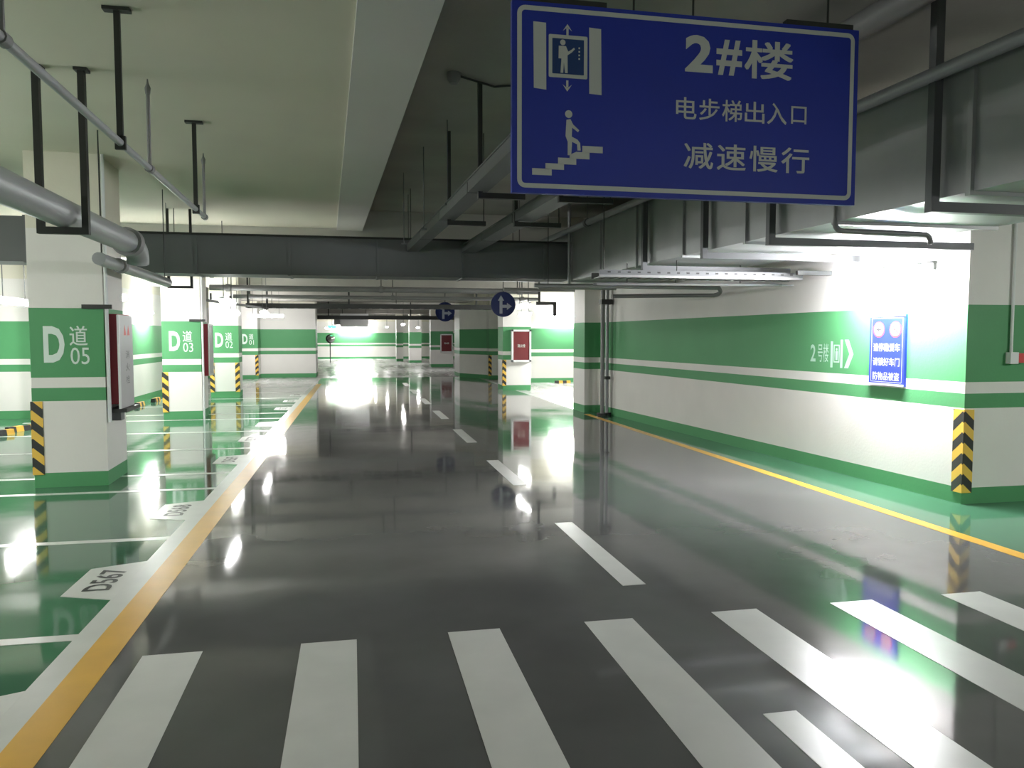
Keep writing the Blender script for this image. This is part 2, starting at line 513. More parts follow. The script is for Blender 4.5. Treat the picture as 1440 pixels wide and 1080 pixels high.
def front_cabinet(label, loc, w, h, z0):
    r = thing('hydrant_cabinet', label, 'cabinet', loc)
    body = MB().box(0, w, -0.10, 0, z0, z0 + h).build('cabinet_body', M['cab_white'], r)
    f = MB()
    e = 0.055
    f.box(0, w, -0.13, -0.10, z0 + h - e, z0 + h); f.box(0, w, -0.13, -0.10, z0, z0 + e)
    f.box(0, e, -0.13, -0.10, z0, z0 + h); f.box(w - e, w, -0.13, -0.10, z0, z0 + h)
    f.build('door_frame', M['cab_white'], r)
    MB().box(e, w - e, -0.115, -0.10, z0 + e, z0 + h - e).build('door_glass', M['maroon'], r)
    t = MB()
    put_text(t, '消火栓', w*0.3, w*0.7, z0 + h*0.45, z0 + h*0.55, -0.118)
    t.build('lettering', M['letter'], r)
    return r
front_cabinet('maroon glazed cabinet in white frame on the pillar right of the lane', (4.66, 22.8, 0), 0.60, 0.96, 0.86)
front_cabinet('small distant maroon cabinet on the far pillar', (4.62, 41.5, 0), 0.66, 0.98, 0.78)

# hydrant cabinet and board on the nearest pillar (faces the lane)
hc = thing('hydrant_cabinet', 'narrow red cabinet with pale door on the side of the nearest left pillar', 'cabinet', (-2.60, 9.023, 0), 0.03)
MB().box(0.0, 0.115, 0.085, 0.60, 0.87, 1.85).build('cabinet_body', M['red'], hc)
dr = MB().box(0.115, 0.132, 0.07, 0.66, 0.82, 1.84).build('door', M['cab_grey'], hc)
MB().box(0.114, 0.135, 0.055, 0.085, 0.82, 1.84).build('door_edge', M['cab_white'], dr)
for body, z0, z1 in (('消', 1.36, 1.45), ('火', 1.22, 1.31), ('栓', 1.08, 1.17)):
    vs, fs = text_shape(body, 0.0)
    t = MB().add([(0.1335, 0.32 + a*0.16, z0 + b_*(z1-z0)) for a, b_ in vs], fs)
    t.build('character', M['steel_grey'], dr)
for dy in (0.0, 0.15):
    t = MB().add([(0.1335, 0.26 + dy, 1.62), (0.1335, 0.37 + dy, 1.62), (0.1335, 0.315 + dy, 1.74)], [[0, 1, 2]])
    t.build('red_emblem', M['bright_red'], dr)
MB().box(0.0, 0.19, 0.06, 0.66, 0.78, 0.82).build('drip_tray', M['steel_dark'], hc)
MB().box(0.02, 0.12, 0.10, 0.25, 0.69, 0.78).build('tray_bracket', M['steel_grey'], hc)

# ---------------------------------------------------------------- big blue hanging sign
SG = thing('hanging_sign', 'large blue hanging sign with white elevator and stair symbols and Chinese writing', 'sign', (0.68, 3.30, 2.22), 0)
W, Hs = 1.65, 0.805
MB().box(0, W, 0, 0.03, 0, Hs).build('panel', M['sign_blue'], SG)
def rounded(x0, x1, z0, z1, r, n=5):
    pts = []
    for cx, cz, a0 in ((x1-r, z0+r, -90), (x1-r, z1-r, 0), (x0+r, z1-r, 90), (x0+r, z0+r, 180)):
        for i in range(n+1):
            a = math.radians(a0 + 90*i/n)
            pts.append((cx + r*math.cos(a), cz + r*math.sin(a)))
    return pts
def ring_frame(mb, x0, x1, z0, z1, r, lw, y):
    o_, i_ = rounded(x0, x1, z0, z1, r), rounded(x0+lw, x1-lw, z0+lw, z1-lw, max(r-lw, 0.004))
    n = len(o_)
    mb.add([(x, y, z) for x, z in o_] + [(x, y, z) for x, z in i_], [[k, (k+1) % n, n + (k+1) % n, n + k] for k in range(n)])
    return mb
Y = -0.002
def poly(mb, pts, y=Y):
    mb.add([(x, y, z) for x, z in pts], [list(range(len(pts)))])
    return mb
ring_frame(MB(), 0.022, W-0.022, 0.022, Hs-0.018, 0.035, 0.020, Y).build('border', M['sign_white'], SG)
ic = MB()
poly(ic, [(0.095, 0.445), (0.150, 0.440), (0.148, 0.720), (0.092, 0.722)])
poly(ic, [(0.342, 0.435), (0.398, 0.432), (0.394, 0.712), (0.340, 0.715)])
ring_frame(ic, 0.160, 0.333, 0.495, 0.675, 0.006, 0.016, Y)
poly(ic, [(0.238, 0.675), (0.248, 0.675), (0.248, 0.705), (0.238, 0.705)])
poly(ic, [(0.222, 0.692), (0.243, 0.722), (0.264, 0.692), (0.243, 0.708)])
poly(ic, [(0.238, 0.455), (0.248, 0.455), (0.248, 0.485), (0.238, 0.485)])
poly(ic, [(0.222, 0.468), (0.243, 0.438), (0.264, 0.468), (0.243, 0.452)])
def disc(mb, cx, cz, r, y=Y, n=20, ry=None):
    ry = ry or r
    mb.add([(cx + r*math.cos(2*PI*k/n), y, cz + ry*math.sin(2*PI*k/n)) for k in range(n)], [list(range(n))])
YM = -0.004
disc(ic, 0.222, 0.643, 0.012, YM)
poly(ic, [(0.203, 0.575), (0.216, 0.575), (0.212, 0.515), (0.224, 0.515), (0.227, 0.560), (0.232, 0.515), (0.244, 0.515), (0.243, 0.590), (0.262, 0.603), (0.276, 0.618), (0.272, 0.624), (0.258, 0.613), (0.246, 0.606), (0.236, 0.628), (0.204, 0.628)], YM)
for zz in (0.62, 0.605, 0.590, 0.575):
    poly(ic, [(0.292, zz), (0.299, zz), (0.299, zz+0.007), (0.292, zz+0.007)], YM)
ic.build('elevator_symbol', M['sign_white'], SG)
poly(MB(), [(0.176, 0.511), (0.317, 0.511), (0.317, 0.659), (0.176, 0.659)], -0.0015 - 0.0015).build('elevator_car_field', M['sign_inner'], SG)
st = MB()
disc(st, 0.250, 0.343, 0.0165)
poly(st, [(0.236, 0.250), (0.240, 0.318), (0.258, 0.322), (0.270, 0.300), (0.298, 0.276), (0.292, 0.268), (0.266, 0.286), (0.264, 0.248), (0.290, 0.236), (0.302, 0.222), (0.305, 0.190), (0.290, 0.190), (0.288, 0.216), (0.266, 0.226), (0.262, 0.168), (0.246, 0.168), (0.246, 0.225)])
for a in ([(0.088, 0.078), (0.175, 0.078), (0.175, 0.106), (0.088, 0.106)], [(0.147, 0.104), (0.230, 0.104), (0.230, 0.130), (0.147, 0.130)],
          [(0.203, 0.128), (0.285, 0.128), (0.285, 0.156), (0.203, 0.156)], [(0.255, 0.154), (0.345, 0.154), (0.345, 0.184), (0.285, 0.184), (0.255, 0.170)],
          [(0.312, 0.183), (0.405, 0.183), (0.405, 0.211), (0.312, 0.211)]):
    poly(st, a)
st.build('stair_symbol', M['sign_white'], SG)
t = MB()
put_text(t, '2', 0.785, 0.918, 0.560, 0.722, Y, 0.035)
put_text(t, '#', 0.935, 1.060, 0.556, 0.712, Y, 0.025)
put_text(t, '楼', 1.072, 1.315, 0.550, 0.722, Y, 0.022)
t.build('heading_lettering', M['sign_white'], SG)
t = MB()
for i, ch in enumerate('电步梯出入口'):
    u = 0.745 + i*0.111
    dz = 0.0 if ch != '口' else 0.008
    put_text(t, ch, u + (0.01 if ch == '口' else 0), u + 0.098 - (0.01 if ch == '口' else 0), 0.352 + dz, 0.448 - dz, Y, 0.012)
t.build('entrance_lettering', M['sign_white'], SG)
t = MB()
for i, ch in enumerate('减速慢行'):
    u = 0.785 + i*0.160
    put_text(t, ch, u, u + 0.142, 0.135, 0.252, Y, 0.015)
t.build('slow_lettering', M['sign_white'], SG)
MB().box(0.0, 0.42, 0.0, 0.035, Hs, Hs + 0.022).build('hanging_bracket', M['steel_dark'], SG)
MB().box(1.28, 1.62, 0.0, 0.035, Hs, Hs + 0.022).build('hanging_bracket', M['steel_dark'], SG)
for u in (0.10, 0.55, 0.83, 1.50):
    MB().tube([(u, 0.02, Hs), (u, 0.02, 3.86 - 2.22)], 0.005, 6).build('hanging_rod', M['steel_dark'], SG)

# ---------------------------------------------------------------- blue notice board + painted wall mark on the right wall
WA, WD = Vector((5.70, 6.33, 0)), (Vector((5.16, 15.7, 0)) - Vector((5.70, 6.33, 0))).normalized()
WANG = math.atan2(-WD.y, -WD.x)      # local +x runs towards the camera along the wall; local -y faces the lane
def on_wall(s):                      # s = metres from the near corner
    return WA + WD * s
bp = on_wall(1.27)
nb = thing('notice_board', 'blue notice board with two round icons on the long right wall', 'sign', (bp.x, bp.y, 1.08), WANG)
w, h = 0.52, 0.76
MB().box(0, w, -0.03, -0.001, 0, h).build('panel', M['board_blue'], nb)
for a in ((0.0, w, -0.038, -0.03, h-0.022, h), (0.0, w, -0.038, -0.03, 0, 0.022)):
    MB().box(*a).build('frame_strip', M['board_white'], nb)
ring_frame(MB(), 0.03, w-0.03, 0.035, h-0.035, 0.01, 0.006, -0.0315).build('border', M['board_white'], nb)
for cx in (0.14, 0.385):
    ic = MB(); disc(ic, cx, 0.60, 0.085, -0.032)
    icon = ic.build('icon', M['bright_red'], nb)
    ic = MB(); disc(ic, cx, 0.60, 0.068, -0.034)
    ic.build('icon_field', M['board_white'], icon)
ic = MB()
ic.add([(0.10, -0.036, 0.59), (0.18, -0.036, 0.59), (0.18, -0.036, 0.61), (0.10, -0.036, 0.61)], [[0, 1, 2, 3]])
ic.add([(0.132, -0.036, 0.555), (0.148, -0.036, 0.555), (0.148, -0.036, 0.645), (0.132, -0.036, 0.645)], [[0, 1, 2, 3]])
ic.build('icon_mark', M['letter_black'], nb)
put_text(MB(), 'P', 0.36, 0.41, 0.56, 0.64, -0.036).build('icon_mark', M['letter_black'], nb)
ic = MB()
for cx in (0.385,):
    ic.add([(cx-0.055, -0.037, 0.635), (cx-0.042, -0.037, 0.648), (cx+0.055, -0.037, 0.565), (cx+0.042, -0.037, 0.552)], [[0, 1, 2, 3]])
ic.build('icon_bar', M['bright_red'], nb)
for i, s in enumerate(('请停稳爱车', '请锁好车门', '防物品被盗')):
    z1 = 0.455 - i*0.155
    put_text(MB(), s, 0.06, 0.455, z1 - 0.09, z1, -0.032, 0.02).build('lettering', M['board_white'], nb)

mk = on_wall(2.36)
wm = thing('painted_wall_mark', 'pale painted building number, elevator icon and arrow left of the notice board', 'wall marking', (mk.x, mk.y, 1.24), WANG)
t = MB()
put_text(t, '2', 0.02, 0.12, 0.06, 0.27, -0.003, 0.02)
put_text(t, '号楼', 0.16, 0.36, 0.06, 0.28, -0.003, 0.0)
t.build('lettering', M['letter_dull'], wm)
ic = MB()
poly(ic, [(0.40, 0.0), (0.44, 0.0), (0.44, 0.31), (0.40, 0.31)], -0.003)
poly(ic, [(0.575, 0.0), (0.615, 0.0), (0.615, 0.33), (0.575, 0.33)], -0.003)
ring_frame(ic, 0.455, 0.56, 0.06, 0.27, 0.004, 0.015, -0.003)
disc(ic, 0.507, 0.215, 0.016, -0.003); poly(ic, [(0.49, 0.09), (0.525, 0.09), (0.53, 0.195), (0.485, 0.195)], -0.003)
ic.build('elevator_icon', M['letter_dull'], wm)
ic = MB()
poly(ic, [(0.645, 0.0), (0.715, 0.0), (0.80, 0.165), (0.73, 0.165)], -0.003)
poly(ic, [(0.73, 0.165), (0.80, 0.165), (0.715, 0.33), (0.645, 0.33)], -0.003)
ic.build('arrow', M['letter_dull'], wm)

# alarm device with conduit on the near right wall face
al = thing('wall_alarm', 'small red and white alarm box under a white conduit on the near right wall', 'alarm', (6.21, 6.33, 1.40))
MB().box(0.02, 0.12, -0.06, 0, -0.045, 0.045).build('sounder', M['bright_red'], al)
MB().box(-0.07, 0.02, -0.06, 0, -0.055, 0.055).build('junction_box', M['white_plastic'], al)
MB().tube([(-0.03, -0.02, 0.05), (-0.03, -0.02, 2.45)], 0.014, 8).build('conduit', M['white_plastic'], al, smooth=True)

# ---------------------------------------------------------------- lamps
def lamp_proto():
    r = thing('tube_lamp', 'x', 'lamp', (0, 0, 0))
    MB().box(-0.032, 0.032, -0.60, 0.60, 0.03, 0.075).build('housing', M['housing'], r)
    m = MB()
    sect = [(-0.05, 0.03), (-0.052, 0.0), (-0.035, -0.032), (0.0, -0.045), (0.035, -0.032), (0.052, 0.0), (0.05, 0.03)]
    n = len(sect)
    m.add([(x, -0.59, z) for x, z in sect] + [(x, 0.59, z) for x, z in sect],
          [[i, i+1, n+i+1, n+i] for i in range(n-1)] + [list(range(n))[::-1], list(range(n, 2*n))])
    m.build('tube', M['tube'], r)
    return r
LP = lamp_proto()
lamps = [
    (-5.70, 14.9, 2.20, 0, 'bright tube lamp at the far left edge of the view'),
    (-2.10, 14.2, 2.20, 0, 'tube lamp hanging right of the second left pillar top'),
    (-4.05, 14.7, 2.30, 0, 'tube lamp seen just right of the nearest left pillar'),
    (-2.20, 20.9, 2.22, 0, 'right one of the two close small tube lamps beyond the dark duct'),
    (-2.62, 18.6, 2.15, 0, 'left one of the two close small tube lamps beyond the dark duct'),
    (3.86, 17.4, 2.30, 0, 'tube lamp hanging beside the round blue arrow sign'),
    (4.60, 20.6, 2.22, 0, 'small tube lamp just below the round blue arrow sign'),
    (2.40, 37.5, 2.20, 0, 'third from left of the small lamps in the far hall'),
    (2.00, 46.0, 2.18, 0, 'second from left of the small lamps in the far hall'),
    (1.40, 49.0, 2.10, 0, 'leftmost of the small lamps in the far hall'),
    (3.90, 47.0, 2.16, 0, 'small far lamp left of the distant maroon cabinet'),
    (5.15, 37.0, 2.10, 0, 'bright lamp in front of the far pillar with maroon cabinet'),
    (-1.2, 54.5, 2.20, PI/2, 'glaring lamp near the back wall at the far left of the hall'),
    (0.6, 54.5, 2.20, PI/2, 'second glaring lamp near the back wall of the far hall'),
    (7.6, 21.5, 2.30, 0, 'unseen lamp turned up to whiten the right recess wall'),
    (-8.5, 10.0, 2.25, 0, 'lamp over the parking bays outside the left edge'),
    (-3.0, 29.0, 2.35, PI/2, 'lamp in front of the green wall panel left of the lane'),
    (-6.5, 3.0, 2.25, 0, 'lamp over the left bays beside the camera'),
    (-1.5, -5.0, 2.25, 0, 'lamp over the lane behind the camera'),
    (-5.4, 6.2, 2.25, 0, 'lamp over the first parking bays left of the view'),
    (7.9, 3.2, 2.25, 0, 'lamp in the aisle right of the camera'),
    (5.2, -4.0, 2.25, 0, 'lamp over the right side behind the camera'),
]
for i, (x, y, z, rz, lab) in enumerate(lamps):
    o = LP if i == 0 else copy_tree(LP)
    o.location = (x, y, z)
    o.rotation_euler = (0, 0, rz)
    o['label'] = lab
    o['group'] = 'suspended tube lamps'
    if i in (1, 3, 4, 5, 6, 7, 8, 9, 10, 11, 12, 13):
        for ch in o.children:
            if ch.name.startswith('tube'):
                ch.data = ch.data.copy()
                ch.data.materials[0] = M['tube_dim' if i in (1, 3, 4, 5, 6) else 'tube_soft']
    if i == 14:
        for ch in o.children:
            if ch.name.startswith('tube'):
                ch.data = ch.data.copy()
                ch.data.materials[0] = M['tube_recess']  # unseen recess lamp, powered up to whiten the wall
    over_slab = x > EDGE(y) and y < 14.3
    near_beam = any(yb - 0.6 < y < yb + 1.1 for yb in (14.3, 22.0, 30.0, 38.0, 46.0, 53.0)) if rz == 0 else False
    zc = 3.86 if over_slab else (3.53 if y < 14.3 else 3.5)
    for s in (-0.45, 0.45):
        top = zc
        for yb in (14.3, 22.0, 30.0, 38.0, 46.0, 53.0):
            if yb < y + (s if rz == 0 else 0) < yb + 0.5: top = 2.95
        MB().tube([(0, s, 0.07), (0, s, top - z)], 0.007, 6).build('suspension_rod', M['steel_grey'], o)
# wall tubes
def wall_lamp(label, loc, rz, L=1.3, mat='tube_recess', off=0.0):
    r = thing('wall_lamp', label, 'lamp', loc, rz)
    if off:          # lamp held off the wall on two brackets
        for s in (-L/2 + 0.2, L/2 - 0.2):
            MB().box(s - 0.015, s + 0.015, -off + 0.0, 0.0, 0.05, 0.07).build('arm', M['housing'], r)
        MB().box(-L/2, L/2, -off - 0.06, -off, 0.03, 0.06).build('housing', M['housing'], r)
        MB().tube([(-L/2 + 0.02, -off - 0.03, 0.0), (L/2 - 0.02, -off - 0.03, 0.0)], 0.034, 10).build('tube', M[mat], r, smooth=True)
        for s in (-L/2 + 0.01, L/2 - 0.01):
            MB().box(s - 0.012, s + 0.012, -off - 0.05, -off - 0.01, -0.03, 0.03).build('end_holder', M['housing'], r)
        return r
    MB().box(-L/2, L/2, -0.06, 0, 0.0, 0.05).build('housing', M['housing'], r)
    MB().tube([(-L/2 + 0.02, -0.10, 0.025), (L/2 - 0.02, -0.10, 0.025)], 0.032, 10).build('tube', M[mat], r, smooth=True)
    for s in (-L/2 + 0.03, L/2 - 0.03):
        MB().box(s - 0.015, s + 0.015, -0.10, -0.06, 0.0, 0.05).build('end_holder', M['housing'], r)
    return r
q = on_wall(0.74)
wall_lamp('blinding wall tube lamp above the notice board on the right wall', (q.x, q.y, 2.26), WANG, 1.35, 'tube_wall', 0.30)
wall_lamp('glaring wall lamp in the bright green recess right of the cabinet pillar', (7.35, 26.5, 2.30), 0, 1.2)
wall_lamp('glaring wall lamp on the far left wall behind the second pillar', (-5.15, 21.0, 2.20), PI/2, 1.2)
wall_lamp('glaring wall lamp washing the back wall of the far hall', (0.2, 58.0, 2.1), 0, 2.4, 'tube_recess')

# ---------------------------------------------------------------- ducts and pipes overhead
BD = Vector((-0.040, 1, 0))          # direction of the building grid
def along(x0, y, z, k=-0.040):
    return Vector((x0 + k*y, y, z))

cd = thing('cross_duct', 'long dark grey duct crossing the whole lane overhead', 'duct', (0, 12.0, 2.52))
MB().bar((-3.0, 0.30, 0.28), (3.55, 0.30, 0.28), 0.6, 0.56).build('duct_body', M['duct_dark'], cd)
for x in (-2.2, -0.9, 0.4, 1.7, 3.0):
    MB().box(x - 0.02, x + 0.02, -0.012, 0.612, -0.012, 0.572).build('flange', M['duct_dark'], cd)
MB().box(-3.0, 3.55, -0.03, 0.0, 0.555, 0.585).build('top_angle', M['steel_dark'], cd)
for x in (-2.6, 0.9, 2.6):
    for yy in (0.05, 0.55):
        MB().tube([(x, yy, 0.55), (x, yy, (1.34 if x > 0.5 else 1.01))], 0.006, 6).build('hanger_rod', M['steel_dark'], cd)

md = thing('main_duct', 'big galvanised rectangular duct running along the right side overhead', 'duct', (0, 0, 2.50))
Zb, Zt = 0.0, 0.83
x_l = lambda y: 3.93 - 0.040*y
segs = [-1.0, 1.6, 2.9, 4.2, 5.5, 6.8, 8.1, 9.4, 10.7, 12.0, 13.9]
for a, b_ in zip(segs[:-1], segs[1:]):
    MB().prism([(x_l(a), a), (x_l(a) + 1.45, a), (x_l(b_ - 0.03) + 1.45, b_ - 0.03), (x_l(b_ - 0.03), b_ - 0.03)], Zb, Zt).build('duct_section', M['duct'], md)
    MB().prism([(x_l(b_) - 0.025, b_ - 0.035), (x_l(b_) + 1.475, b_ - 0.035), (x_l(b_) + 1.475, b_ + 0.005), (x_l(b_) - 0.025, b_ + 0.005)], Zb - 0.025, Zt + 0.025).build('flange', M['duct'], md)
tag(md, None, None)

def trapeze(label, xl, xr, y, z, ztop, w=0.06, mat='steel_grey', post_l=True, post_r=True, wp=0.05):
    r = thing('trapeze_hanger', label, 'hanger', (xl, y, z))
    MB().box(0, xr - xl, -w/2, w/2, 0, w).build('cross_bar', M[mat], r)
    if post_l: MB().box(0, wp, -wp/2, wp/2, w, ztop - z).build('post', M[mat], r)
    if post_r: MB().box(xr - xl - wp, xr - xl, -wp/2, wp/2, w, ztop - z).build('post', M[mat], r)
    return r
ends = {4.42: 'nearest', 6.32: 'second', 7.48: 'third', 9.0: 'farthest'}
for y, xr in ((4.42, 5.60), (6.27, 5.66), (7.48, 5.56), (9.0, 5.45)):
    key = min(ends, key=lambda k: abs(k - y))
    trapeze('%s grey strut hanger under the big right duct' % ends[key], x_l(y) - 0.10, xr, y, 2.405, 3.86, 0.065, 'steel_grey', True, y < 6, 0.06)

up = thing('upper_pipe', 'dark pipe high under the slab, emerging above the right end of the blue sign', 'pipe', (0, 0, 0))
MB().tube([along(3.42, 2.6, 3.60), along(3.42, 13.8, 3.60)], 0.085, 14).build('pipe_run', M['pipe_dull'], up, smooth=True)
for y in (3.3, 6.5, 9.7):
    c0 = along(3.42, y, 3.60)
    MB().box(c0.x - 0.11, c0.x + 0.11, y - 0.02, y + 0.02, 3.48, 3.51).build('saddle', M['steel_dark'], up)
    for dx in (-0.105, 0.105):
        MB().tube([(c0.x + dx, y, 3.5), (c0.x + dx, y, 3.86)], 0.006, 6).build('hanger_rod', M['steel_dark'], up)
pp = thing('overhead_pipe', 'long thin pipe running beside the top of the big right duct', 'pipe', (0, 0, 0))
MB().tube([along(3.83, -1, 3.27), along(3.83, 13.8, 3.27)], 0.045, 12).build('pipe_run', M['pipe'], pp, smooth=True)
for y in (2.6, 5.42, 8.2, 11.0):
    c0 = along(3.83, y, 3.27)
    MB().tube([c0 - Vector((0, 0.05, 0)), c0 + Vector((0, 0.05, 0))], 0.06, 12).build('coupling', M['steel_grey'], pp, smooth=True)
    MB().tube([c0, (c0.x, c0.y, 3.86)], 0.006, 6).build('hanger_rod', M['steel_dark'], pp)

# conduit with swan-neck coming down the duct side
cn = thing('offset_conduit', 'grey conduit bent like a handle below the big right duct', 'pipe', (0, 0, 0))
pts = [Vector((3.66, 5.42, 3.25)), Vector((3.66, 5.42, 2.53))] + bez((3.66, 5.42, 2.50), (3.66, 5.42, 2.42), (3.74, 5.43, 2.42), 5)[1:] + \
      [Vector((4.40, 5.45, 2.42))] + bez((4.46, 5.45, 2.42), (4.54, 5.45, 2.42), (4.54, 5.45, 2.34), 5)[1:]
MB().tube(pts, [0.010]*2 + [0.022]*(len(pts)-2), 10).build('conduit_run', M['pipe_dull'], cn, smooth=True)

# cable trunkings over the middle of the lane
for lab, x0, wd, bars in (('left dark cable trunking over the lane behind the blue sign', 1.40, 0.17, ((6.95, 1.12, 1.55), (8.65, 1.05, 1.48))),
                          ('right wider cable trunking over the lane behind the blue sign', 2.26, 0.22, ((7.0, 1.88, 2.40), (8.62, 1.80, 2.34)))):
    r = thing('cable_trunking', lab, 'cable tray', (0, 0, 0))
    a, b_ = along(x0, 3.6, 2.95), along(x0, 13.9, 2.95)
    for s0 in range(6):
        p0, p1 = a.lerp(b_, s0/6), a.lerp(b_, (s0+1)/6 - 0.003)
        MB().bar(p0, p1, wd, 0.10).build('trunking_section', M['steel_grey'], r)
    lidp = MB().bar(a + Vector((0, 0, 0.055)), b_ + Vector((0, 0, 0.055)), wd + 0.02, 0.012).build('lid', M['steel_grey'], r)
    for y, xa, xb in bars:
        h = MB().box(xa, xb, y - 0.025, y + 0.025, 2.84, 2.89)
        hb = h.build('cross_bar', M['steel_dark'], r)
        MB().box(xa, xa + 0.04, y - 0.02, y + 0.02, 2.89, 3.86).build('post', M['steel_dark'], hb)
        MB().tube([(xb - 0.02, y, 2.89), (xb - 0.02, y, 3.86)], 0.006, 6).build('rod', M['steel_dark'], hb)
# thin rods in the raised slab bay
for k, (x, y, z0) in enumerate(((0.86, 9.4, 2.9), (1.0, 8.2, 3.0), (0.72, 10.9, 2.9))):
    r = thing('threaded_rod', ('thin steel rod hanging from the dark slab, %s' % ('middle one left of the trunking', 'nearest one left of the trunking', 'farthest one left of the trunking')[k]), 'rod', (x, y, z0))
    MB().tube([(0, 0, 0), (0, 0, 3.86 - z0)], 0.006, 6).build('rod', M['steel_grey'], r)
    MB().box(-0.03, 0.03, -0.03, 0.03, -0.02, 0.0).build('clamp', M['steel_grey'], r)

# smoke detector with its conduit
sd = thing('smoke_detector', 'small dark smoke detector with a thin conduit on the raised slab', 'detector', (0.88, 6.75, 3.80))
MB().tube([(0, 0, -0.03), (0, 0, 0.0), (0, 0, 0.02), (0, 0, 0.06)], [0.035, 0.055, 0.06, 0.06], 16).build('detector_head', M['pipe_dull'], sd, smooth=True)
MB().tube([(0.05, 0, 0.035), (0.40, 0.25, 0.045), (0.62, 0.15, 0.045)], 0.010, 8).build('conduit', M['steel_dark'], sd, smooth=True)

# sprinkler pipe at left with hangers and upright heads
sp = thing('sprinkler_pipe', 'thin grey sprinkler pipe running away under the cream ceiling at left', 'pipe', (0, 0, 0))
A, B_ = Vector((-1.27, 0.5, 2.75)), Vector((-1.37, 8.0, 2.75))
MB().tube([A, B_], 0.022, 12).build('pipe_run', M['pipe'], sp, smooth=True)
def on_pipe(y): return A.lerp(B_, (y - A.y)/(B_.y - A.y))
for y in (5.77, 7.95, 3.4):
    c0 = on_pipe(y)
    u = MB().tube([c0, c0 + Vector((0, 0, 0.50))], 0.013, 8).build('sprinkler_riser', M['pipe_dull'], sp, smooth=True)
    MB().tube([c0 + Vector((0, 0, 0.50)), c0 + Vector((0, 0, 0.54)), c0 + Vector((0, 0, 0.57)), c0 + Vector((0, 0, 0.60))], [0.016, 0.02, 0.008, 0.004], 8).build('sprinkler_head', M['pipe_dull'], u, smooth=True)
    MB().tube([c0 - Vector((0, 0.03, 0)), c0 + Vector((0, 0.03, 0))], 0.03, 10).build('tee', M['pipe_dull'], sp, smooth=True)
for y, lab in ((5.05, 'near'), (7.50, 'far')):
    c0 = on_pipe(y)
    r = thing('pipe_hanger', '%s T shaped black hanger holding the thin sprinkler pipe' % lab, 'hanger', (c0.x, y, 2.72))
    MB().box(-0.017, 0.017, -0.012, 0.012, 0.06, 0.81).build('post', M['steel_dark'], r)
    MB().box(-0.075, 0.075, -0.03, 0.03, 0.79, 0.81).build('ceiling_plate', M['steel_dark'], r)
    MB().box(-0.03, 0.03, -0.012, 0.012, -0.01, 0.07).build('clamp', M['steel_dark'], r)

# big pipe at left
gp = thing('water_main', 'thick grey water pipe with elbow crossing in front of the nearest pillar', 'pipe', (0, 0, 0))
P0, P1 = Vector((-1.98, 0.5, 2.50)), Vector((-2.07, 8.0, 2.50))
MB().tube([P0, P1], 0.105, 20).build('pipe_run', M['pipe'], gp, smooth=True)
MB().tube([P1 - Vector((0, 0.06, 0)), P1 + Vector((0, 0.07, 0))], 0.135, 20).build('coupling', M['pipe_dull'], gp, smooth=True)
MB().tube(bez(P1 + Vector((0, 0.02, 0)), (-2.08, 8.42, 2.50), (-2.10, 8.45, 2.34), 8) , 0.105, 20).build('elbow', M['pipe'], gp, smooth=True)
lp = thing('lower_pipe', 'shorter grey pipe just below the thick water pipe by the nearest pillar', 'pipe', (0, 0, 0))
MB().tube([(-2.30, 7.9, 2.33), (-2.42, 11.2, 2.33)], 0.06, 14).build('pipe_run', M['pipe'], lp, smooth=True)
MB().tube([(-2.32, 8.6, 2.33), (-2.325, 8.72, 2.33)], 0.075, 14).build('coupling', M['pipe_dull'], lp, smooth=True)
MB().tube([(-2.41, 11.0, 2.36), (-2.41, 11.0, 3.53)], 0.006, 6).build('hanger_rod', M['steel_dark'], lp)
MB().tube([(-2.305, 8.0, 2.36), (-2.305, 8.0, 3.53)], 0.006, 6).build('hanger_rod', M['steel_dark'], lp)
r = thing('pipe_hanger', 'black U shaped steel hanger carrying the thick water pipe', 'hanger', (-2.21, 6.22, 2.345))
MB().box(0, 0.345, -0.025, 0.025, 0, 0.05).build('cross_bar', M['steel_dark'], r)
MB().box(0, 0.045, -0.025, 0.025, 0.05, 1.185).build('post', M['steel_dark'], r)
MB().box(0.30, 0.345, -0.025, 0.025, 0.05, 1.185).build('post', M['steel_dark'], r)
for x in (-0.02, 0.28):
    MB().box(x, x + 0.09, -0.045, 0.045, 1.165, 1.185).build('ceiling_plate', M['steel_dark'], r)
# short duct stub left of the nearest pillar
r = thing('branch_duct', 'dark duct stub left of the nearest pillar', 'duct', (-3.53, 9.6, 2.44))
MB().box(-4.0, 0, 0, 0.5, 0, 0.50).build('duct_body', M['duct_dark'], r)
MB().box(-0.03, 0.008, -0.012, 0.51, -0.012, 0.512).build('flange', M['duct_dark'], r)
for x in (-3.5, -1.2):
    MB().tube([(x, 0.25, 0.5), (x, 0.25, 1.09)], 0.008, 6).build('hanger_rod', M['steel_dark'], r)
# top-left hanging conduit
r = thing('drop_conduit', 'dark conduit dropping at the top left corner of the view', 'pipe', (-1.42, 3.35, 2.75))
MB().tube([(0, 0, 0), (0, 0, 0.78)], 0.015, 8).build('conduit_run', M['steel_dark'], r, smooth=True)

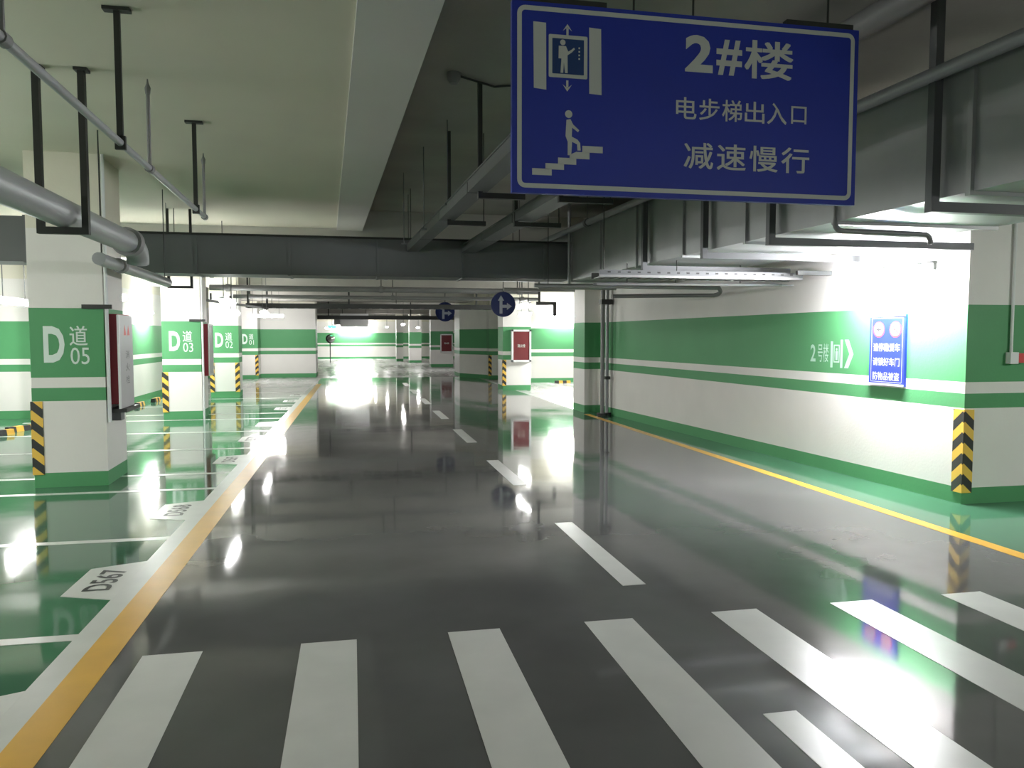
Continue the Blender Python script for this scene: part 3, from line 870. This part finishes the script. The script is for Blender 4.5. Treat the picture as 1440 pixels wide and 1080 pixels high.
# perforated trays / U pipe on the right beyond the sign
r = thing('perforated_tray', 'perforated cable tray crossing under the big duct towards the right wall', 'cable tray', (2.75, 8.45, 2.28))
MB().box(0, 2.55, 0, 0.012, 0, 0.028).build('side_rail', M['zinc'], r)
web = MB().box(0, 2.55, 0.002, 0.012, 0.028, 0.085).build('perforated_web', M['steel_grey'], r)
for k in range(20):
    MB().box(0.10 + k*0.12, 0.135 + k*0.12, -0.001, 0.002, 0.05, 0.068).build('slot', M['black_rubber'], web)
MB().box(0, 2.55, 0.30, 0.312, 0, 0.07).build('side_rail', M['zinc'], r)
for k in range(24):
    MB().box(0.03 + k*0.105, 0.075 + k*0.105, 0.012, 0.30, 0.0, 0.012).build('rung', M['zinc'], r)
for x in (0.1, 1.0):
    MB().tube([(x, 0.15, 0.01), (x, 0.15, 1.05 if x > 0.9 else 1.58)], 0.006, 6).build('hanger_rod', M['steel_dark'], r)
r = thing('cable_conduit_pair', 'pair of thin bright conduits below the perforated tray near the right wall', 'pipe', (0, 0, 0))
MB().tube([(2.9, 9.0, 2.24), (5.20, 8.75, 2.24)], 0.018, 8).build('conduit_run', M['zinc'], r, smooth=True)
MB().tube([(2.9, 9.15, 2.25), (5.45, 8.9, 2.25)], 0.012, 8).build('conduit_run', M['pipe'], r, smooth=True)
for x in (3.3, 4.8):
    MB().tube([(x, 9.05, 2.24), (x, 9.05, 2.5)], 0.006, 6).build('hanger_rod', M['steel_dark'], r)
r = thing('return_pipe', 'grey pipe looping back before the right wall below the trays', 'pipe', (0, 0, 0))
pts = [Vector((2.5, 10.6, 2.30)), Vector((5.1, 10.6, 2.30))] + bez((5.1, 10.6, 2.30), (5.3, 10.62, 2.28), (5.25, 10.9, 2.25), 6)[1:] + [Vector((5.2, 13.0, 2.25))]
MB().tube([(2.5, 10.6, 2.32), (5.30, 10.6, 2.32)], 0.03, 10).build('pipe_run', M['pipe_dull'], r, smooth=True)
MB().tube(bez((5.28, 10.6, 2.32), (5.37, 10.6, 2.24), (5.28, 10.75, 2.22), 6) + [Vector((3.9, 11.3, 2.22))], 0.03, 10).build('pipe_return', M['pipe_dull'], r, smooth=True)
for x in (2.7, 4.6):
    MB().tube([(x, 10.6, 2.33), (x, 10.6, 3.86 if x < 3 else 2.5)], 0.006, 6).build('hanger_rod', M['steel_dark'], r)
r = thing('end_bracket', 'dark steel wall bracket end beside the blinding wall lamp', 'bracket', (5.14, 8.30, 2.33))
MB().box(0, 0.45, 0, 0.05, 0, 0.05).build('arm', M['steel_grey'], r)
# drop pipe at the right end of the cross duct
r = thing('drop_pipe', 'pale vertical pipe in front of the right end of the dark cross duct', 'pipe', (3.36, 11.85, 2.40))
MB().tube([(0, 0, 0), (0, 0, 1.46)], 0.025, 10).build('pipe_run', M['pipe'], r, smooth=True)
MB().tube([(0, 0, -0.02), (0, 0, 0.04)], 0.045, 10).build('end_cap', M['pipe'], r, smooth=True)

# beyond the cross duct: crossing pipes and tray
defs = [(17.5, 2.92, 0.05, -3.3, 4.8, 'pipe', 'upper thin pipe crossing behind the dark duct'),
        (19.0, 2.74, 0.07, -3.2, 4.6, 'pipe_dull', 'middle pipe crossing behind the dark duct'),
        (20.5, 2.62, 0.05, -2.9, 5.0, 'pipe_dull', 'lower dull pipe crossing behind the dark duct'),
        (27.0, 2.66, 0.06, -3.0, 6.0, 'pipe', 'farthest pale pipe crossing above the lane')]
for y, z, r0, xa, xb, m, lab in defs:
    r = thing('crossing_pipe', lab, 'pipe', (0, y, z))
    MB().tube([(xa, 0, 0), (xb, 0.1, 0)], r0, 10).build('pipe_run', M[m], r, smooth=True)
    for x in (xa + 0.4, (xa + xb)/2, xb - 0.5):
        MB().tube([(x, 0, 0), (x, 0, 3.5 - z)], 0.012, 6).build('hanger_rod', M['steel_dark'], r)
        MB().tube([(x - 0.04, 0, 0), (x + 0.04, 0, 0)], r0 + 0.02, 10).build('coupling', M[m], r, smooth=True)
r = thing('cable_tray', 'dark cable tray crossing the lane above the two small lamps', 'cable tray', (0, 22.8, 2.42))
MB().box(-2.9, 4.3, 0, 0.03, 0, 0.13).build('side_rail', M['steel_dark'], r)
MB().box(-2.9, 4.3, 0.37, 0.40, 0, 0.13).build('side_rail', M['steel_dark'], r)
for k in range(24):
    MB().box(-2.8 + k*0.3, -2.72 + k*0.3, 0.03, 0.37, 0.0, 0.03).build('rung', M['steel_grey'], r)
for x in (-2.85, -2.35, -0.1, 3.6):
    MB().box(x, x + 0.05, 0.0, 0.05, 0.1, 1.08).build('post', M['steel_dark'], r)
r = thing('cable_tray', 'second dark cable tray farther on below the far beams', 'cable tray', (0, 34.0, 2.36))
MB().box(-2.9, 6.3, 0, 0.03, 0, 0.16).build('side_rail', M['steel_dark'], r)
MB().box(-2.9, 6.3, 0.47, 0.50, 0, 0.16).build('side_rail', M['steel_dark'], r)
MB().box(-2.9, 6.3, 0.03, 0.47, 0, 0.02).build('tray_floor', M['steel_grey'], r)
for x in (-1.0, 2.5, 5.5):
    MB().box(x, x + 0.05, 0.2, 0.25, 0.1, 1.14).build('post', M['steel_dark'], r)
# short cross conduits carrying the small lamps
r = thing('lamp_rail', 'dark rail with clips carrying the two close small lamps', 'rail', (0, 0, 0))
MB().bar((-3.35, 16.5, 2.40), (-2.2, 21.6, 2.36), 0.07, 0.05).build('rail', M['steel_dark'], r)
for k in range(4):
    y = 16.9 + k*1.1
    x = -3.35 + (y - 16.5)*0.2255
    MB().box(x - 0.02, x + 0.02, y - 0.02, y + 0.02, 2.42, 3.5 if k in (0, 3) else 2.56).build('clip', M['steel_dark'], r)
# square bracket hanger under the cross duct, left
r = thing('trapeze_hanger', 'small dark U bracket below the cross duct beside the second pillar', 'hanger', (-2.72, 12.6, 2.34))
MB().box(0, 0.36, -0.02, 0.02, 0, 0.035).build('cross_bar', M['steel_dark'], r)
MB().box(0, 0.035, -0.02, 0.02, 0.035, 1.19).build('post', M['steel_dark'], r)
MB().box(0.325, 0.36, -0.02, 0.02, 0.035, 1.19).build('post', M['steel_dark'], r)
# ventilator box in the far hall
r = thing('ventilation_unit', 'pale grey ventilation unit hanging in the far hall', 'ventilator', (-0.55, 38.6, 2.02))
MB().box(0, 1.35, 0, 1.6, 0.1, 0.72).build('casing', M['housing'], r)
MB().box(-0.3, 0, 0.3, 1.3, 0.2, 0.6).build('inlet', M['housing'], r)
for x in (0.1, 1.25):
    MB().tube([(x, 0.8, 0.7), (x, 0.8, 1.48)], 0.015, 6).build('hanger_rod', M['steel_dark'], r)
# pipe along the ceiling on the far right side
r = thing('overhead_pipe', 'pale pipe above the round blue arrow sign', 'pipe', (0, 0, 0))
MB().tube([(3.2, 16.4, 2.62), (5.6, 16.5, 2.62)], 0.04, 10).build('pipe_run', M['zinc'], r, smooth=True)
for x in (3.5, 4.8):
    MB().tube([(x, 16.42, 2.62), (x, 16.42, 3.5)], 0.012, 6).build('hanger_rod', M['steel_dark'], r)
r = thing('cable_junction', 'dark cluster of brackets above the bright recess right of the arrow sign', 'bracket', (4.35, 18.2, 2.25))
MB().box(0, 0.5, 0, 0.05, 0.12, 0.20).build('arm', M['steel_dark'], r)
MB().box(0.42, 0.50, 0, 0.06, -0.15, 0.14).build('drop', M['steel_dark'], r)
MB().box(0.05, 0.10, 0, 0.05, 0.18, 1.25).build('post', M['steel_dark'], r)

# standpipes at the end of the right wall
r = thing('standpipe', 'pair of vertical pipes standing at the far end of the long right wall', 'pipe', (4.98, 15.05, 0))
MB().tube([(0, 0, 0), (0, 0, 3.5)], 0.045, 12).build('pipe_run', M['pipe_dull'], r, smooth=True)
MB().tube([(0.13, 0.1, 0), (0.13, 0.1, 3.5)], 0.035, 12).build('pipe_run', M['pipe'], r, smooth=True)
MB().tube([(0, 0, 0), (0, 0, 0.05)], 0.11, 14).build('floor_flange', M['black_rubber'], r, smooth=True)
MB().tube([(0.13, 0.1, 0), (0.13, 0.1, 0.05)], 0.09, 14).build('floor_flange', M['black_rubber'], r, smooth=True)
MB().box(-0.05, 0.18, -0.06, 0.12, 2.26, 2.36).build('valve', M['steel_dark'], r)
MB().box(0.06, 0.16, -0.02, 0.05, 0.74, 0.80).build('clamp', M['steel_dark'], r)

# round blue arrow signs
def round_sign(label, loc, r_, ztop):
    r = thing('round_sign', label, 'sign', loc)
    m = MB(); n = 32
    m.flat([(r_*math.cos(2*PI*k/n), r_*math.sin(2*PI*k/n)) for k in range(n)], -0.012, 0.012)
    m.build('disc', M['disc_blue'], r)
    a = MB()
    s = r_/0.3
    for p in ([(-0.09, -0.22), (-0.02, -0.22), (-0.02, 0.10), (-0.09, 0.10)], [(-0.13, 0.09), (0.02, 0.09), (-0.055, 0.22)],
              [(-0.02, -0.08), (0.10, -0.08), (0.10, -0.01), (-0.02, -0.01)], [(0.09, -0.13), (0.21, -0.045), (0.09, 0.04)]):
        a.add([(x*s, -0.014, z*s) for x, z in p], [list(range(len(p)))])
    a.build('arrow', M['disc_mark'], r)
    MB().tube([(0, 0, r_ - 0.01), (0, 0, ztop - loc[2])], 0.012, 6).build('hanging_rod', M['steel_dark'], r)
    return r
round_sign('round blue sign with straight and right arrows hanging over the lane', (3.69, 19.0, 2.41), 0.31, 3.5)
round_sign('fainter round blue arrow sign hanging farther down the lane', (2.83, 24.0, 2.38), 0.30, 3.5)

# wheel stops
def wheel_stop(label, x, y, rz=0.0, L=0.55):
    r = thing('wheel_stop', label, 'wheel stop', (x, y, 0), rz, 'rubber wheel stops')
    def seg(a, b_):
        return MB().add([(a, -0.06, 0), (b_, -0.06, 0), (b_, -0.04, 0.09), (a, -0.04, 0.09), (a, 0.06, 0), (b_, 0.06, 0), (b_, 0.04, 0.09), (a, 0.04, 0.09)],
                        [[0, 1, 2, 3], [5, 4, 7, 6], [3, 2, 6, 7], [4, 0, 3, 7], [1, 5, 6, 2], [0, 4, 5, 1]])
    n = 4
    for k in range(n):
        a = -L/2 + L*k/n
        seg(a, a + L/n).build('block', M['yellow' if k % 2 else 'black_rubber'], r)
wheel_stop('yellow and black wheel stop just left of the nearest pillar', -5.55, 14.6, PI/2 - 0.5)
wheel_stop('yellow and black wheel stop at the left edge of the view', -5.65, 13.9, PI/2 - 0.5)
wheel_stop('dark wheel stop by the far left wall, nearest the cabinet', -4.85, 19.3, PI/2)
wheel_stop('dark wheel stop by the far left wall, middle one', -4.80, 20.6, PI/2)
wheel_stop('dark wheel stop by the far left wall, farthest one', -4.72, 22.0, PI/2)
wheel_stop('yellow wheel stop in the bright green recess at right', 7.15, 26.0)

# far hall: convex mirror and exit light
r = thing('convex_mirror', 'round convex mirror with dark back at the left of the far hall', 'mirror', (-1.35, 50.0, 1.50))
MB().tube([(0, 0.0, 0), (0, -0.06, 0)], [0.28, 0.26], 20).build('rim', M['black_rubber'], r, smooth=True)
MB().tube([(0.06, -0.07, 0), (0.06, -0.13, 0), (0.06, -0.15, 0)], [0.23, 0.15, 0.02], 20).build('mirror_face', M['mirror'], r, smooth=True)
MB().tube([(0, 0.03, -1.5), (0, 0.03, 0)], 0.03, 8).build('post', M['steel_dark'], r)
r = thing('exit_light', 'small glowing green exit light above the convex mirror', 'exit sign', (-1.2, 49.6, 2.15))
MB().box(-0.25, 0.25, 0, 0.05, 0, 0.16).build('lit_panel', M['green_exit'], r)
MB().tube([(0, 0.02, 0.16), (0, 0.02, 1.35)], 0.012, 6).build('hanging_rod', M['steel_dark'], r)
